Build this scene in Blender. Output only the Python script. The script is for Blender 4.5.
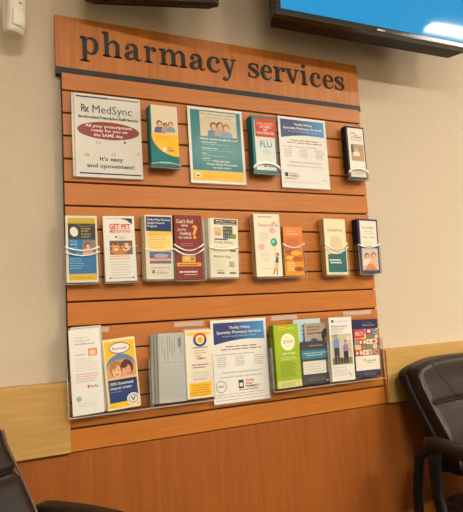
import bpy, bmesh, math, random
from mathutils import Vector, Matrix
for o in list(bpy.data.objects): bpy.data.objects.remove(o)
sc = bpy.context.scene
COL = sc.collection
random.seed(7)
IN = 0.0254
Z0 = 1.91                      # height of the first slat groove above the floor; the display's own zero level
# ------------------------------------------------------------------ camera
CAM = (-0.1864, -1.6781, -0.7560); YAW, PITCH, ROLL, FPX = -0.4202, 0.1132, -0.0602, 520.62
Wpx, Hpx = 463, 512
_cy, _sy, _cp, _sp = math.cos(YAW), math.sin(YAW), math.cos(PITCH), math.sin(PITCH)
FW = Vector((-_sy*_cp, _cy*_cp, _sp)); UP0 = Vector((_sy*_sp, -_cy*_sp, _cp)); RT0 = Vector((_cy, _sy, 0))
RT = RT0*math.cos(ROLL) + UP0*math.sin(ROLL); UP = -RT0*math.sin(ROLL) + UP0*math.cos(ROLL)
cam_d = bpy.data.cameras.new('camera'); cam = bpy.data.objects.new('camera', cam_d); COL.objects.link(cam)
M = Matrix((RT, UP, -FW)).transposed().to_4x4(); M.translation = Vector((CAM[0], CAM[1], CAM[2]+Z0))
cam.matrix_world = M
cam_d.sensor_fit = 'VERTICAL'; cam_d.sensor_height = 24; cam_d.lens = FPX/Hpx*24; cam_d.clip_start = .02
sc.camera = cam
def at(px, py, Y):
    """point on the plane y = Y (parallel to the display wall) seen at a pixel of the photograph"""
    d = FW + RT*((px-Wpx/2)/FPX) + UP*((Hpx/2-py)/FPX)
    c = Vector(CAM); p = c + d*((Y-c.y)/d.y)
    return Vector((p.x, p.y, p.z+Z0))
# ------------------------------------------------------------------ world, exposure
w = bpy.data.worlds.new('room_world'); sc.world = w; w.use_nodes = True
w.node_tree.nodes['Background'].inputs[0].default_value = (.9, .75, .55, 1); w.node_tree.nodes['Background'].inputs[1].default_value = .02
vs = sc.view_settings; vs.view_transform = 'Standard'; vs.look = 'None'; vs.gamma = 1; vs.exposure = 0; vs.use_curve_mapping = False
LAMP = (1.0, .93, .80); LAMP_E = 152.0
# (x, y) centre of each ceiling troffer and its relative strength
TROFFERS = [(3.22, -1.55, 1.6, .042), (2.3, -3.6, 1.1, .148), (-.2, -3.3, .85, .148)]   # ..., half width
# ------------------------------------------------------------------ materials
def lin(c): return tuple((x/255/12.92 if x/255 <= .04045 else ((x/255+.055)/1.055)**2.4) for x in c)
MATS = {}
def mat(col, rough=.55, name=None, spec=.3, metal=0):
    key = (tuple(col), rough, spec, metal)
    if key in MATS: return MATS[key]
    m = bpy.data.materials.new(name or 'ink_%d_%d_%d' % tuple(col)); m.use_nodes = True
    b = m.node_tree.nodes['Principled BSDF']
    b.inputs['Base Color'].default_value = (*lin(col), 1); b.inputs['Roughness'].default_value = rough
    b.inputs['Specular IOR Level'].default_value = spec; b.inputs['Metallic'].default_value = metal
    MATS[key] = m; return m
def grain(name, c1, c2, scale, rough=.4, dist=2., bump=.0, spec=.35, detail=4):
    """wood or leather: noise stretched by scale, two tones"""
    m = bpy.data.materials.new(name); m.use_nodes = True; n = m.node_tree; b = n.nodes['Principled BSDF']
    tc = n.nodes.new('ShaderNodeTexCoord'); mp = n.nodes.new('ShaderNodeMapping'); mp.inputs['Scale'].default_value = scale
    nz = n.nodes.new('ShaderNodeTexNoise'); nz.inputs['Scale'].default_value = 1; nz.inputs['Detail'].default_value = detail; nz.inputs['Distortion'].default_value = dist
    cr = n.nodes.new('ShaderNodeValToRGB'); cr.color_ramp.elements[0].position = .3; cr.color_ramp.elements[1].position = .7
    cr.color_ramp.elements[0].color = (*lin(c1), 1); cr.color_ramp.elements[1].color = (*lin(c2), 1)
    n.links.new(tc.outputs['Object'], mp.inputs[0]); n.links.new(mp.outputs[0], nz.inputs[0]); n.links.new(nz.outputs['Fac'], cr.inputs[0])
    n.links.new(cr.outputs[0], b.inputs['Base Color']); b.inputs['Roughness'].default_value = rough; b.inputs['Specular IOR Level'].default_value = spec
    if bump:
        bp = n.nodes.new('ShaderNodeBump'); bp.inputs['Strength'].default_value = bump; bp.inputs['Distance'].default_value = .002
        n.links.new(nz.outputs['Fac'], bp.inputs['Height']); n.links.new(bp.outputs[0], b.inputs['Normal'])
    return m
def emit(name, col, s):
    m = bpy.data.materials.new(name); m.use_nodes = True; b = m.node_tree.nodes['Principled BSDF']
    b.inputs['Base Color'].default_value = (0.02, 0.02, 0.02, 1); b.inputs['Roughness'].default_value = .06; b.inputs['Specular IOR Level'].default_value = .35
    b.inputs['Emission Color'].default_value = (*col, 1); b.inputs['Emission Strength'].default_value = s
    return m
def clear(name, refl=1.0, tint=(1, 1, 1), rough=.03):
    m = bpy.data.materials.new(name); m.use_nodes = True; n = m.node_tree; n.nodes.remove(n.nodes['Principled BSDF'])
    t = n.nodes.new('ShaderNodeBsdfTransparent'); t.inputs[0].default_value = (*tint, 1)
    g = n.nodes.new('ShaderNodeBsdfGlossy'); g.inputs['Roughness'].default_value = rough
    f = n.nodes.new('ShaderNodeFresnel'); f.inputs[0].default_value = 1.45
    k = n.nodes.new('ShaderNodeMath'); k.operation = 'MULTIPLY'; k.inputs[1].default_value = refl
    x = n.nodes.new('ShaderNodeMixShader')
    n.links.new(f.outputs[0], k.inputs[0]); n.links.new(k.outputs[0], x.inputs[0]); n.links.new(t.outputs[0], x.inputs[1]); n.links.new(g.outputs[0], x.inputs[2])
    n.links.new(x.outputs[0], n.nodes['Material Output'].inputs[0]); return m
def lit_edge():
    m = bpy.data.materials.new('acrylic_lit_edge'); m.use_nodes = True; n = m.node_tree; b = n.nodes['Principled BSDF']
    b.inputs['Base Color'].default_value = (.9, .9, .86, 1); b.inputs['Roughness'].default_value = .2; b.inputs['Alpha'].default_value = .24; return m  # pale tint stands in for light caught along the acrylic edges
CHERRY_H = grain('cherry_laminate_horizontal', (176, 104, 36), (190, 116, 44), (3, 3, 45), .42)
CHERRY_V = grain('cherry_laminate_vertical', (168, 98, 38), (192, 119, 48), (28, 28, 1.6), .42)
WAINSCOT_SHADED = grain('cherry_wainscot_shaded', (142, 77, 28), (158, 90, 35), (28, 28, 1.6), .42)  # darker than the slats: dimmer light low on the wall put into the colour
MAPLE = grain('maple_rail', (178, 139, 76), (193, 153, 89), (4, 4, 40), .45)
WALLM = grain('tan_wall_paint', (196, 181, 158), (201, 186, 163), (60, 60, 60), .7, .3, .05, .2)
GROOVE = mat((60, 30, 13), .8, 'groove_core'); BLACKSTRIP = mat((38, 38, 40), .5, 'black_laminate')
LETTER = mat((34, 34, 34), .5, 'black_letter')
LEATHER = grain('brown_leather', (26, 16, 12), (35, 22, 17), (60, 60, 60), .40, .5, .15, .3)
SHELL = mat((16, 13, 13), .5, 'black_shell'); FRAME = mat((12, 10, 10), .5, 'black_frame')
PIPING = mat((96, 78, 66), .5, 'piping')
ACRYL = clear('clear_acrylic', .35, (1, 1, 1), .08); ACRYL_EDGE = lit_edge()
SHEETACR = clear('acrylic_sheet', .08, (1, 1, 1), .18)
RIM_GLINT = mat((252, 252, 252), .3, 'acrylic_rim_glint', .8)  # opaque white in place of the light that the clear lips catch
PLASTIC = mat((224, 216, 200), .4, 'white_plastic', .4); LENS = mat((228, 222, 208), .25, 'sensor_lens', .5)
TVBLACK = mat((10, 10, 11), .22, 'gloss_black', .6); TVBACK = mat((14, 14, 15), .5, 'matt_black')
# ------------------------------------------------------------------ mesh helpers
def link(name, me, parent=None, m=None):
    o = bpy.data.objects.new(name, me); COL.objects.link(o)
    if parent: o.parent = parent
    if m and me is not None: me.materials.append(m)
    return o
def tag(o, label, cat, group=None):
    o['label'] = label; o['category'] = cat
    if group: o['group'] = group
    return o
def struct(o): o['kind'] = 'structure'; return o
def thing(name, label, cat, loc=(0, 0, 0), rot=(0, 0, 0), group=None):
    o = bpy.data.objects.new(name, None); COL.objects.link(o); o.location = loc; o.rotation_euler = rot; o.empty_display_size = .05
    return tag(o, label, cat, group)
class MB:
    def __init__(s): s.bm = bmesh.new()
    def box(s, x0, x1, y0, y1, z0, z1):
        v = [s.bm.verts.new((x, y, z)) for z in (z0, z1) for y in (y0, y1) for x in (x0, x1)]
        for f in ((0, 2, 3, 1), (4, 5, 7, 6), (0, 1, 5, 4), (2, 6, 7, 3), (0, 4, 6, 2), (1, 3, 7, 5)): s.bm.faces.new([v[i] for i in f])
        return s
    def prism(s, pts, y0, y1):
        """outline in x,z extruded from y0 (front) to y1"""
        a = [s.bm.verts.new((x, y0, z)) for x, z in pts]; b = [s.bm.verts.new((x, y1, z)) for x, z in pts]; n = len(pts)
        s.bm.faces.new(a); s.bm.faces.new(b[::-1])
        for i in range(n): s.bm.faces.new((a[i], b[i], b[(i+1) % n], a[(i+1) % n]))
        return s
    def loft(s, rings, closed=True, cap=True):
        R = [[s.bm.verts.new(p) for p in r] for r in rings]; n = len(R[0])
        for a, b in zip(R, R[1:]):
            for i in range(n if closed else n-1): s.bm.faces.new((a[i], a[(i+1) % n], b[(i+1) % n], b[i]))
        if cap: s.bm.faces.new(R[0][::-1]); s.bm.faces.new(R[-1])
        return s
    def tube(s, pts, r, n=10, flat=1.0):
        pts = [Vector(p) for p in pts]; rings = []
        for i, p in enumerate(pts):
            t = (pts[min(i+1, len(pts)-1)]-pts[max(i-1, 0)]).normalized()
            a = t.cross(Vector((1, 0, 0)) if abs(t.x) < .9 else Vector((0, 0, 1))).normalized(); b = t.cross(a).normalized()
            rings.append([p + a*math.cos(k*2*math.pi/n)*r*flat + b*math.sin(k*2*math.pi/n)*r for k in range(n)])
        return s.loft(rings)
    def rbox(s, sx, sy, sz, r, n=10, warp=None, c=(0, 0, 0)):
        """rounded box of full size sx,sy,sz"""
        t = bmesh.new(); bmesh.ops.create_cube(t, size=2); bmesh.ops.subdivide_edges(t, edges=t.edges[:], cuts=n, use_grid_fill=True)
        h = Vector((sx/2, sy/2, sz/2)); inn = Vector([max(k-r, 0) for k in h])
        mp = {}
        for v in t.verts:
            e = Vector([math.copysign(abs(q)**.75, q) for q in v.co])
            p = Vector((e.x*h.x, e.y*h.y, e.z*h.z)); q = Vector([max(-i, min(i, k)) for i, k in zip(inn, p)])
            d = p-q
            if d.length > 1e-9:
                d = Vector((d.x/max(h.x-inn.x, 1e-6), d.y/max(h.y-inn.y, 1e-6), d.z/max(h.z-inn.z, 1e-6)))
                m_ = max(abs(d.x), abs(d.y), abs(d.z)); d = d.normalized()*m_
                p = q + Vector((d.x*(h.x-inn.x), d.y*(h.y-inn.y), d.z*(h.z-inn.z)))
            p = p + Vector(c)
            mp[v] = s.bm.verts.new(warp(p) if warp else p)
        for f in t.faces: s.bm.faces.new([mp[v] for v in f.verts])
        t.free(); return s
    def me(s, name, smooth=False, bevel=0):
        if bevel: bmesh.ops.bevel(s.bm, geom=s.bm.edges[:], offset=bevel, segments=2, affect='EDGES', profile=.6)
        bmesh.ops.recalc_face_normals(s.bm, faces=s.bm.faces[:])
        me = bpy.data.meshes.new(name); s.bm.to_mesh(me); s.bm.free()
        if smooth:
            for p in me.polygons: p.use_smooth = True
        return me
    def ob(s, name, m, parent=None, smooth=False, bevel=0): return link(name, s.me(name, smooth, bevel), parent, m)
# ------------------------------------------------------------------ the room
WY = .035                                  # plane of the display wall; slat fronts lie on y = 0
XL, XR, YF, ZC = -2.3, 4.2, -5.2, 3.05
struct(MB().box(XL, XR, WY, WY+.12, 0, ZC).ob('wall_back', WALLM))
struct(MB().box(XL-.12, XL, YF, WY+.12, 0, ZC).ob('wall_left', WALLM))
struct(MB().box(XR, XR+.12, YF, WY+.12, 0, ZC).ob('wall_right', WALLM))
struct(MB().box(XL-.12, XR+.12, YF-.12, YF, 0, ZC).ob('wall_front', WALLM))
FLOORM = grain('carpet', (52, 44, 38), (70, 58, 48), (90, 90, 90), .95, 1, .3, .05)
struct(MB().box(XL-.12, XR+.12, YF-.12, WY+.12, -.1, 0).ob('floor', FLOORM))
struct(MB().box(XL-.12, XR+.12, YF-.12, WY+.12, ZC, ZC+.1).ob('ceiling', mat((225, 220, 208), .9, 'ceiling_white')))
SEAM = Z0-1.1335
struct(MB().box(XL, XR, .002, WY, 0, SEAM-.0032).ob('trim_1', WAINSCOT_SHADED))             # cherry wainscot under the rail
RT_, RB_ = Z0-.9262, Z0-1.1318
struct(MB().box(XL, -.001, -.015, WY, RB_, RT_).ob('trim_2', MAPLE, bevel=.0012))   # maple chair rail, left run
struct(MB().box(1.194, XR, -.015, WY, RB_, RT_).ob('trim_3', MAPLE, bevel=.0012))   # maple chair rail, right run
# ------------------------------------------------------------------ ceiling lights
for i, (x, y, k, hw) in enumerate(TROFFERS):
    t = thing('ceiling_light', 'recessed ceiling light panel out of view, '+['near the television', 'far right behind the viewer', 'straight behind the viewer'][i], 'light', (x, y, ZC), group='ceiling light panels')
    b = MB()
    for s in (-1, 1): b.box(-.62, .62, s*(hw+.012)-.012, s*(hw+.012)+.012, -.03, 0); b.box(s*.61-.012, s*.61+.012, -hw, hw, -.03, 0)
    b.ob('frame', mat((220, 220, 215), .5), t)
    MB().box(-.598, .598, -hw, hw, -.022, -.012).ob('diffuser', emit('troffer_diffuser', LAMP, LAMP_E*k), t)
# ------------------------------------------------------------------ slatwall
BW, BT, BB = 1.1846, .0591, -1.1335
sl = thing('slatwall_display', 'cherry wood slatwall board holding rows of pharmacy brochures', 'display board', (0, 0, Z0+BB))
MB().box(.0, BW, .0125, .0150, 0, BT-BB).ob('backing', GROOVE, sl)
MB().box(-.0022, .0, -.0005, .0148, 0, BT-BB).ob('side_strip', mat((30, 20, 14), .6, 'dark_edge'), sl)  # near-black strip down the left side of the board
G = .0029
edges = [BT] + [-(i*.0762) for i in range(15)] + [BB]
struct(MB().box(BW+.0006, 1.1936, -.011, WY, RB_+.001, RT_-.001).ob('trim_4', CHERRY_V))
cache = {}
for i in range(16):
    z1 = edges[i] - (G if i else 0); z0 = edges[i+1] + (G if i < 15 else 0)
    h = round(z1-z0, 4)
    if h not in cache:
        cache[h] = MB().box(0, BW, 0, .0125, 0, h).me('slat', bevel=.0015); cache[h].materials.append(CHERRY_H)
    o = link('slat', cache[h], sl); o.location = (0, 0, z0-BB)
# ------------------------------------------------------------------ header sign with serif letters
hd = thing('header_sign', 'cherry wood header board reading pharmacy services in black serif letters', 'sign', (0, .01, Z0+.059))
HZ = .059
MB().box(-.0172, 1.2, 0, WY-.01, .0835-HZ, .2625-HZ).ob('board', CHERRY_V, hd, bevel=.0008)
MB().box(-.0172, 1.2, -.0004, WY-.01, 0, .0834-HZ).ob('black_strip', BLACKSTRIP, hd)
def spline(P, n=7):
    """Catmull-Rom through (x, z, width) knots"""
    out = []
    for i in range(len(P)-1):
        a, b, c, d = P[max(i-1, 0)], P[i], P[i+1], P[min(i+2, len(P)-1)]
        for k in range(n):
            t = k/n; out.append(tuple(.5*(2*b[j]+(c[j]-a[j])*t+(2*a[j]-5*b[j]+4*c[j]-d[j])*t*t+(3*b[j]-a[j]-3*c[j]+d[j])*t**3) for j in range(3)))
    out.append(P[-1]); return out
def strokeq(P):
    S = spline(P); L = []; R = []
    for i, (x, z, wd) in enumerate(S):
        x0, z0, _ = S[max(i-1, 0)]; x1, z1, _ = S[min(i+1, len(S)-1)]
        dx, dz = x1-x0, z1-z0; l = math.hypot(dx, dz) or 1; nx, nz = -dz/l*wd/2, dx/l*wd/2
        L.append((x+nx, z+nz)); R.append((x-nx, z-nz))
    return [[L[i], L[i+1], R[i+1], R[i]] for i in range(len(S)-1)]
def rc(x0, z0, x1, z1): return [[(x0, z0), (x1, z0), (x1, z1), (x0, z1)]]
def ball(x, z, r): return [[(x+r*math.cos(k*math.pi/7), z+r*math.sin(k*math.pi/7)) for k in range(14)]]
def foot(xc, z=0, hw=.24): return [[(xc-hw, z), (xc+hw, z), (xc+hw, z+.05), (xc+.11, z+.10), (xc-.11, z+.10), (xc-hw, z+.05)]]
def flag(x, z): return [[(x-.17, z-.07), (x, z-.17), (x+.05, z-.02), (x+.05, z+.02), (x-.17, z-.02)]]
def topserif(xc, hw): return rc(xc-hw, .94, xc+hw, 1.0)
def archq(x0, x1): return strokeq([(x0, .72, .07), (x0+.14, .90, .10), (x0+.32, .965, .15), (x1-.02, .80, .22), (x1, .55, .23), (x1, .0, .23)])
GL = {
 'p': (1.06, rc(.17, -.47, .40, 1.0)+flag(.19, 1.0)+foot(.28, -.475, .27)+strokeq([(.38, .76, .06), (.50, .91, .09), (.66, .95, .12), (.86, .80, .22), (.93, .48, .25), (.85, .17, .22), (.66, .03, .10), (.50, .05, .08), (.38, .17, .06)])),
 'h': (1.14, rc(.14, 0, .37, 1.49)+flag(.16, 1.49)+foot(.255)+archq(.36, .86)+foot(.86)),
 'a': (1.0, ball(.20, .70, .115)+strokeq([(.14, .76, .08), (.24, .91, .09), (.43, .96, .11), (.62, .86, .19), (.665, .62, .23), (.665, .25, .23), (.74, .06, .15), (.86, .04, .09), (.97, .13, .06)])+strokeq([(.60, .57, .06), (.36, .46, .14), (.17, .31, .23), (.17, .16, .24), (.29, .05, .15), (.46, .07, .09), (.60, .20, .07)])),
 'r': (.82, rc(.17, 0, .40, 1.0)+flag(.19, 1.0)+foot(.285, 0, .27)+strokeq([(.38, .66, .06), (.46, .86, .09), (.58, .95, .10), (.70, .93, .11)])+ball(.70, .84, .125)),
 'm': (1.72, rc(.15, 0, .38, 1.0)+flag(.17, 1.0)+foot(.265)+archq(.37, .86)+foot(.86)+archq(.96, 1.45)+foot(1.45)),
 'c': (.88, ball(.72, .72, .125)+strokeq([(.80, .80, .08), (.68, .93, .08), (.49, .96, .10), (.26, .84, .20), (.15, .50, .26), (.25, .16, .21), (.48, .03, .12), (.68, .07, .09), (.85, .25, .05)])),
 'y': (1.02, strokeq([(.18, .97, .23), (.36, .5, .23), (.54, .02, .19)])+strokeq([(.84, .97, .09), (.66, .42, .09), (.52, -.02, .11), (.40, -.32, .10), (.26, -.43, .09), (.15, -.40, .08)])+ball(.15, -.34, .115)+topserif(.21, .23)+topserif(.82, .19)),
 's': (.74, strokeq([(.64, .70, .05), (.58, .88, .07), (.38, .96, .09), (.18, .86, .16), (.16, .70, .19), (.34, .56, .24), (.55, .41, .23), (.62, .25, .19), (.52, .08, .13), (.34, .03, .09), (.14, .10, .07), (.07, .30, .05)])+rc(.61, .66, .67, .98)+rc(.05, .02, .11, .34)),
 'e': (.90, strokeq([(.20, .54, .07), (.80, .54, .07)])+strokeq([(.77, .53, .20), (.74, .78, .18), (.60, .93, .10), (.46, .96, .09), (.25, .84, .19), (.15, .50, .25), (.25, .16, .21), (.48, .03, .12), (.68, .07, .09), (.86, .25, .05)])),
 'v': (1.02, strokeq([(.20, .97, .23), (.36, .5, .23), (.53, .03, .16)])+strokeq([(.84, .97, .09), (.68, .45, .10), (.53, .0, .11)])+topserif(.23, .23)+topserif(.82, .19)),
 'i': (.50, rc(.14, 0, .37, 1.0)+flag(.16, 1.0)+foot(.255)+ball(.25, 1.33, .145)),
}
EXT = [(.0606, .1221), (.1338, .201), (.2099, .2706), (.2784, .3235), (.333, .4376), (.4461, .5091), (.5142, .5674), (.5739, .6342),
       (.6841, .7303), (.7375, .7872), (.7927, .8479), (.8472, .9095), (.917, .946), (.9611, 1.0107), (1.0219, 1.0723), (1.0803, 1.1263)]
for ch, (x0, x1) in zip('pharmacyservices', EXT):
    wd, quads = GL[ch]; xs = [p[0] for qd in quads for p in qd]; a, bb = min(xs), max(xs); k = (x1-x0)/(bb-a); S = .059
    b = MB()
    for qd in quads: b.prism([((p[0]-a)*k, p[1]*S) for p in qd], -.0035, 0)
    o = b.ob('letter', LETTER, hd); o.location = (x0, -.0001, .141-HZ); o['label'] = 'black serif letter ' + ch
# ------------------------------------------------------------------ printed matter
_fc = bpy.data.curves.new('type', 'FONT'); _fo = bpy.data.objects.new('type', _fc); COL.objects.link(_fo); _fc.resolution_u = 2
_tc = {}
def glyphs(s, bold=0):
    """vertices and faces of a line of type, cap height 1, width normalised to 0..1"""
    if (s, bold) in _tc: return _tc[s, bold]
    _fc.body = s; _fc.size = 1; _fc.offset = bold; bpy.context.view_layer.update()
    me = _fo.evaluated_get(bpy.context.evaluated_depsgraph_get()).to_mesh()
    v = [(p.co.x, p.co.y) for p in me.vertices]; f = [tuple(p.vertices) for p in me.polygons]
    _fo.to_mesh_clear()
    _tc[s, bold] = (v, f, min(p[0] for p in v), max(p[0] for p in v)); return _tc[s, bold]
CAPH = max(p[1] for p in glyphs('H')[0])
class Print:
    """flat printing on a sheet w x h, coordinates 0..1 from its lower left corner"""
    STEP = .00016
    def __init__(s, wd, ht): s.w, s.h = wd, ht; s.g = {}; s.n = 0
    def _add(s, part, pts, faces, col, lay):
        if part not in ('photo', 'small_print'): s.n += 1; part = (part, s.n)     # every printed piece is a part of its own
        else: part = (part, s.sp if part == 'small_print' else 0)
        V, F, MI, ML = s.g.setdefault(part, ([], [], [], [])); o = len(V)
        if col not in ML: ML.append(col)
        V += [((x-.5)*s.w, -.00025-lay*s.STEP, z*s.h) for x, z in pts]
        F += [tuple(i+o for i in f) for f in faces]; MI += [ML.index(col)]*len(faces)
    def poly(s, pts, col, lay=1, part='printed_shape'): s._add(part, pts, [tuple(range(len(pts)))], col, lay); return s
    def rect(s, x0, z0, x1, z1, col, lay=1, part='colour_block'): return s.poly([(x0, z0), (x1, z0), (x1, z1), (x0, z1)], col, lay, part)
    def ell(s, cx, cz, rx, rz, col, lay=2, part='printed_spot', n=20, a0=0, a1=360):
        k = [math.radians(a0+(a1-a0)*i/n) for i in range(n + (0 if a1-a0 == 360 else 1))]
        return s.poly([(cx+rx*math.cos(t), cz+rz*math.sin(t)) for t in k], col, lay, part)
    def ring(s, cx, cz, rx, rz, wd, col, lay=3, n=24, a0=0, a1=360):
        k = [math.radians(a0+(a1-a0)*i/n) for i in range(n+1)]; asp = s.w/s.h
        P = [(cx+rx*math.cos(t), cz+rz*math.sin(t)) for t in k] + [(cx+(rx-wd)*math.cos(t), cz+(rz-wd*asp)*math.sin(t)) for t in k]
        s._add('printed_ring', P, [(i, i+1, n+2+i, n+1+i) for i in range(n)], col, lay); return s
    def t(s, txt, x0, x1, z0, z1, col, bold=0, lay=4, rot=0):
        v, f, a, b = glyphs(txt, bold)
        if rot == 0: P = [(x0+(p[0]-a)/(b-a)*(x1-x0), z0+p[1]/CAPH*(z1-z0)) for p in v]
        else: P = [(x1-p[1]/CAPH*(x1-x0), z0+(p[0]-a)/(b-a)*(z1-z0)) for p in v]      # reads upwards
        s._add('text_line', P, f, col, lay); return s
    def bars(s, x0, x1, z, n, dz, th, col, lay=3, seed=0, centre=False):
        """small type too fine to read: word-long dashes"""
        r = random.Random(seed+n*31+int(z*1000)); s.sp = getattr(s, 'sp', 0)+1
        for i in range(n):
            e = x1 - (x1-x0)*r.random()*.3; a = x0
            if centre: a, e = x0+(x1-e)/2, x1-(x1-e)/2
            while a < e-.02:
                b = min(a+(x1-x0)*r.uniform(.06, .2), e); s.rect(a, z-i*dz, b, z-i*dz+th, col, lay, 'small_print'); a = b+(x1-x0)*.025
        return s
    def build(s, root):
        for (part, _), (V, F, MI, ML) in s.g.items():
            me = bpy.data.meshes.new(part); me.from_pydata(V, [], F)
            for c in ML: me.materials.append(c if isinstance(c, bpy.types.Material) else mat(c, .5))
            me.polygons.foreach_set('material_index', MI)
            bm = bmesh.new(); bm.from_mesh(me)
            for f in bm.faces:
                f.normal_update()
                if f.normal.y > 0: f.normal_flip()
            bm.to_mesh(me); bm.free()
            o = link(part, me, root)
            if part == 'small_print': o['kind'] = 'stuff'
def fit(c, Y):
    """real rectangle (bottom centre, width, height, roll) behind four corner pixels on the plane y = Y"""
    TL, TR, BR, BL = [at(*p, Y) for p in c]
    wd = ((TR-TL).length+(BR-BL).length)/2; ht = ((TL-BL).length+(TR-BR).length)/2
    a1 = (TR-TL)+(BR-BL); a2 = (TL-BL)+(TR-BR)
    roll = -(math.atan2(a1.z, a1.x) + math.atan2(-a2.x, a2.z))/2
    cen = (TL+TR+BL+BR)/4
    b = cen - Vector((math.sin(roll), 0, math.cos(roll)))*ht/2
    return b, wd, ht, roll
PAPER = (216, 212, 202); CREAM = (220, 210, 188); NAVY = (24, 34, 74); TEAL = (10, 112, 118); WHITE = (226, 224, 216); GREY = (120, 116, 110); DARK = (44, 42, 46)
RED = (196, 54, 36); YEL = (240, 186, 30); SKIN = (222, 166, 128); SKIN2 = (200, 140, 100); HAIR = (84, 52, 34); HAIR2 = (140, 96, 56); MAROON = (128, 40, 34)
PLACED = {}
def leaflet(key, name, label, cat, corners, Y, base, draw, thick=.0012, group=None, round_c=0):
    b, wd, ht, roll = fit(corners, Y)
    t = thing(name, label, cat, b, (0, roll, 0), group)
    cv = MB().box(-wd/2, wd/2, 0, thick, 0, ht).ob('cover', mat(base, .5), t)
    p = Print(wd, ht); draw(p); p.build(cv)
    PLACED[key] = (b, wd, ht, roll, Y)
    return t
ORD = ['', 'second', 'third', 'fourth', 'fifth', 'sixth', 'seventh']
def copies(key, name, label, cat, n, pitch, base, dx=0, dz=0, thick=None, group=None, lean=0):
    """the rest of the stack behind the front leaflet, every leaflet a thing"""
    b, wd, ht, roll, Y = PLACED[key]; th = thick or pitch*.86
    mes = []
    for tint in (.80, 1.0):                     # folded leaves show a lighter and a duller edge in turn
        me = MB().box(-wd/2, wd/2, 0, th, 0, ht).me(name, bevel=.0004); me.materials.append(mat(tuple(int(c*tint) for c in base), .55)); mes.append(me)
    r = random.Random(key)
    for i in range(1, n+1):
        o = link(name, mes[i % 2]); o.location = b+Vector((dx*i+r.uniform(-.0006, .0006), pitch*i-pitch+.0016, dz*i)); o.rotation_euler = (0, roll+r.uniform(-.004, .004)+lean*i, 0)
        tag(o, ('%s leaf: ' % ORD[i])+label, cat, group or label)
def people(p, x0, z0, x1, z1, bg, folk, lay=2):
    """snapshot: background and, for each person, (centre, head height, scale, hair, shirt, skin)"""
    p.rect(x0, z0, x1, z1, bg, lay, 'photo'); W_, H_ = x1-x0, z1-z0; asp = p.w/p.h
    for k, (cx, cz, r, hair, shirt, skin) in enumerate(folk):
        X, Z = x0+cx*W_, z0+cz*H_; R = r*W_*.8; l = lay+1+k*4
        lo = max(z0, Z-R*3.2*asp)
        sx0, sx1 = max(x0, X-R*2), min(x1, X+R*2)
        p.poly([(sx0, lo), (sx1, lo), (min(x1, X+R*1.7), Z-R*1.3*asp), (X+R*.4, Z-R*.8*asp), (X-R*.4, Z-R*.8*asp), (max(x0, X-R*1.7), Z-R*1.3*asp)], shirt, l, 'photo')
        p.ell(X, Z+R*.2*asp, R*1.12, R*1.2*asp, hair, l+1, 'photo', 14); p.ell(X+R*.08, Z-R*.1*asp, R*.8, R*1.0*asp, skin, l+2, 'photo', 14)
# ---- row 1
cA = [(74.0, 92.6), (139.8, 99.4), (143.3, 179.3), (75.8, 176)]
def dA(p):
    nv = (30, 34, 82); tx = (58, 58, 74)
    p.rect(.03, .955, .50, .972, nv).rect(.50, .955, .97, .972, (120, 124, 150)).rect(.05, .034, .97, .05, nv)
    p.t('R', .10, .17, .775, .87, tx, .01).poly([(.145, .775), (.165, .775), (.215, .84), (.195, .84)], tx, 4).poly([(.195, .775), (.215, .775), (.165, .84), (.145, .84)], tx, 4)
    p.t('MedSync', .265, .86, .775, .87, tx).t('Synchronized Prescription Refill Service', .05, .95, .706, .737, tx, .035)
    p.ell(.5, .565, .465, .108, (146, 54, 46), 2, n=40)
    p.t('All your prescriptions', .15, .85, .60, .634, WHITE, .015).t('ready for you on', .24, .78, .548, .582, WHITE, .015).t('the SAME day.', .27, .72, .492, .526, WHITE, .015)
    fl = (206, 198, 182)
    for a in ((.1, .3, .5, .44), (.5, .44, .9, .3), (.1, .3, .5, .1), (.5, .1, .9, .3), (.3, .42, .72, .1)): 
        x0, z0, x1, z1 = a; p.poly([(x0, z0), (x1, z1), (x1, z1+.004), (x0, z0+.004)], fl, 1)
    for s, x, z in (('11', .31, .40), ('1', .72, .42), ('10', .14, .245), ('2', .92, .29), ('12', .53, .265), ('6', .40, .095), ('5', .75, .115)): p.t(s, x, x+.022*len(s)+.01, z, z+.03, (116, 92, 78), .01)
    p.t("It's easy", .35, .70, .20, .245, tx, .02).t('and convenient!', .16, .87, .115, .16, tx, .02)
leaflet('A', 'poster', 'white poster with dark red oval and the heading MedSync, topmost left', 'poster', cA, -.012, PAPER, dA)
cB = [(149.7, 104.4), (176.7, 107.2), (179.8, 167.2), (151.3, 166.1)]
def dB(p):
    people(p, .05, .53, 1, 1, (216, 204, 176), [(.30, .34, .13, HAIR, (90, 100, 130), SKIN), (.52, .30, .10, (60, 44, 40), (180, 150, 130), SKIN2), (.72, .34, .11, HAIR2, (130, 150, 160), SKIN)])
    pts = [(1, .53), (.03, .53)] + [(1-.97*math.cos(math.radians(a)), .53-.36*math.sin(math.radians(a))) for a in range(8, 91, 8)] + [(1, .17)]
    p.poly(pts, YEL, 2); p.bars(.2, .85, .48, 3, .03, .010, (214, 160, 40)); p.rect(.42, .25, .55, .32, WHITE, 3).t('Thrifty', .58, .74, .29, .32, RED, .02).t('PHARMACY', .58, .86, .25, .275, NAVY, .02)
    p.bars(.3, .8, .07, 2, .025, .01, (140, 200, 200))
leaflet('B', 'brochure', 'teal brochure with yellow swoosh and a photo of three people, front copy', 'brochure', cB, -.045, TEAL, dB)
copies('B', 'brochure', 'teal brochure stacked behind the teal and yellow front copy', 'brochure', 6, .006, TEAL)
cC = [(187.1, 105.6), (241.6, 111.9), (246.5, 184.7), (191.1, 182.6)]
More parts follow.
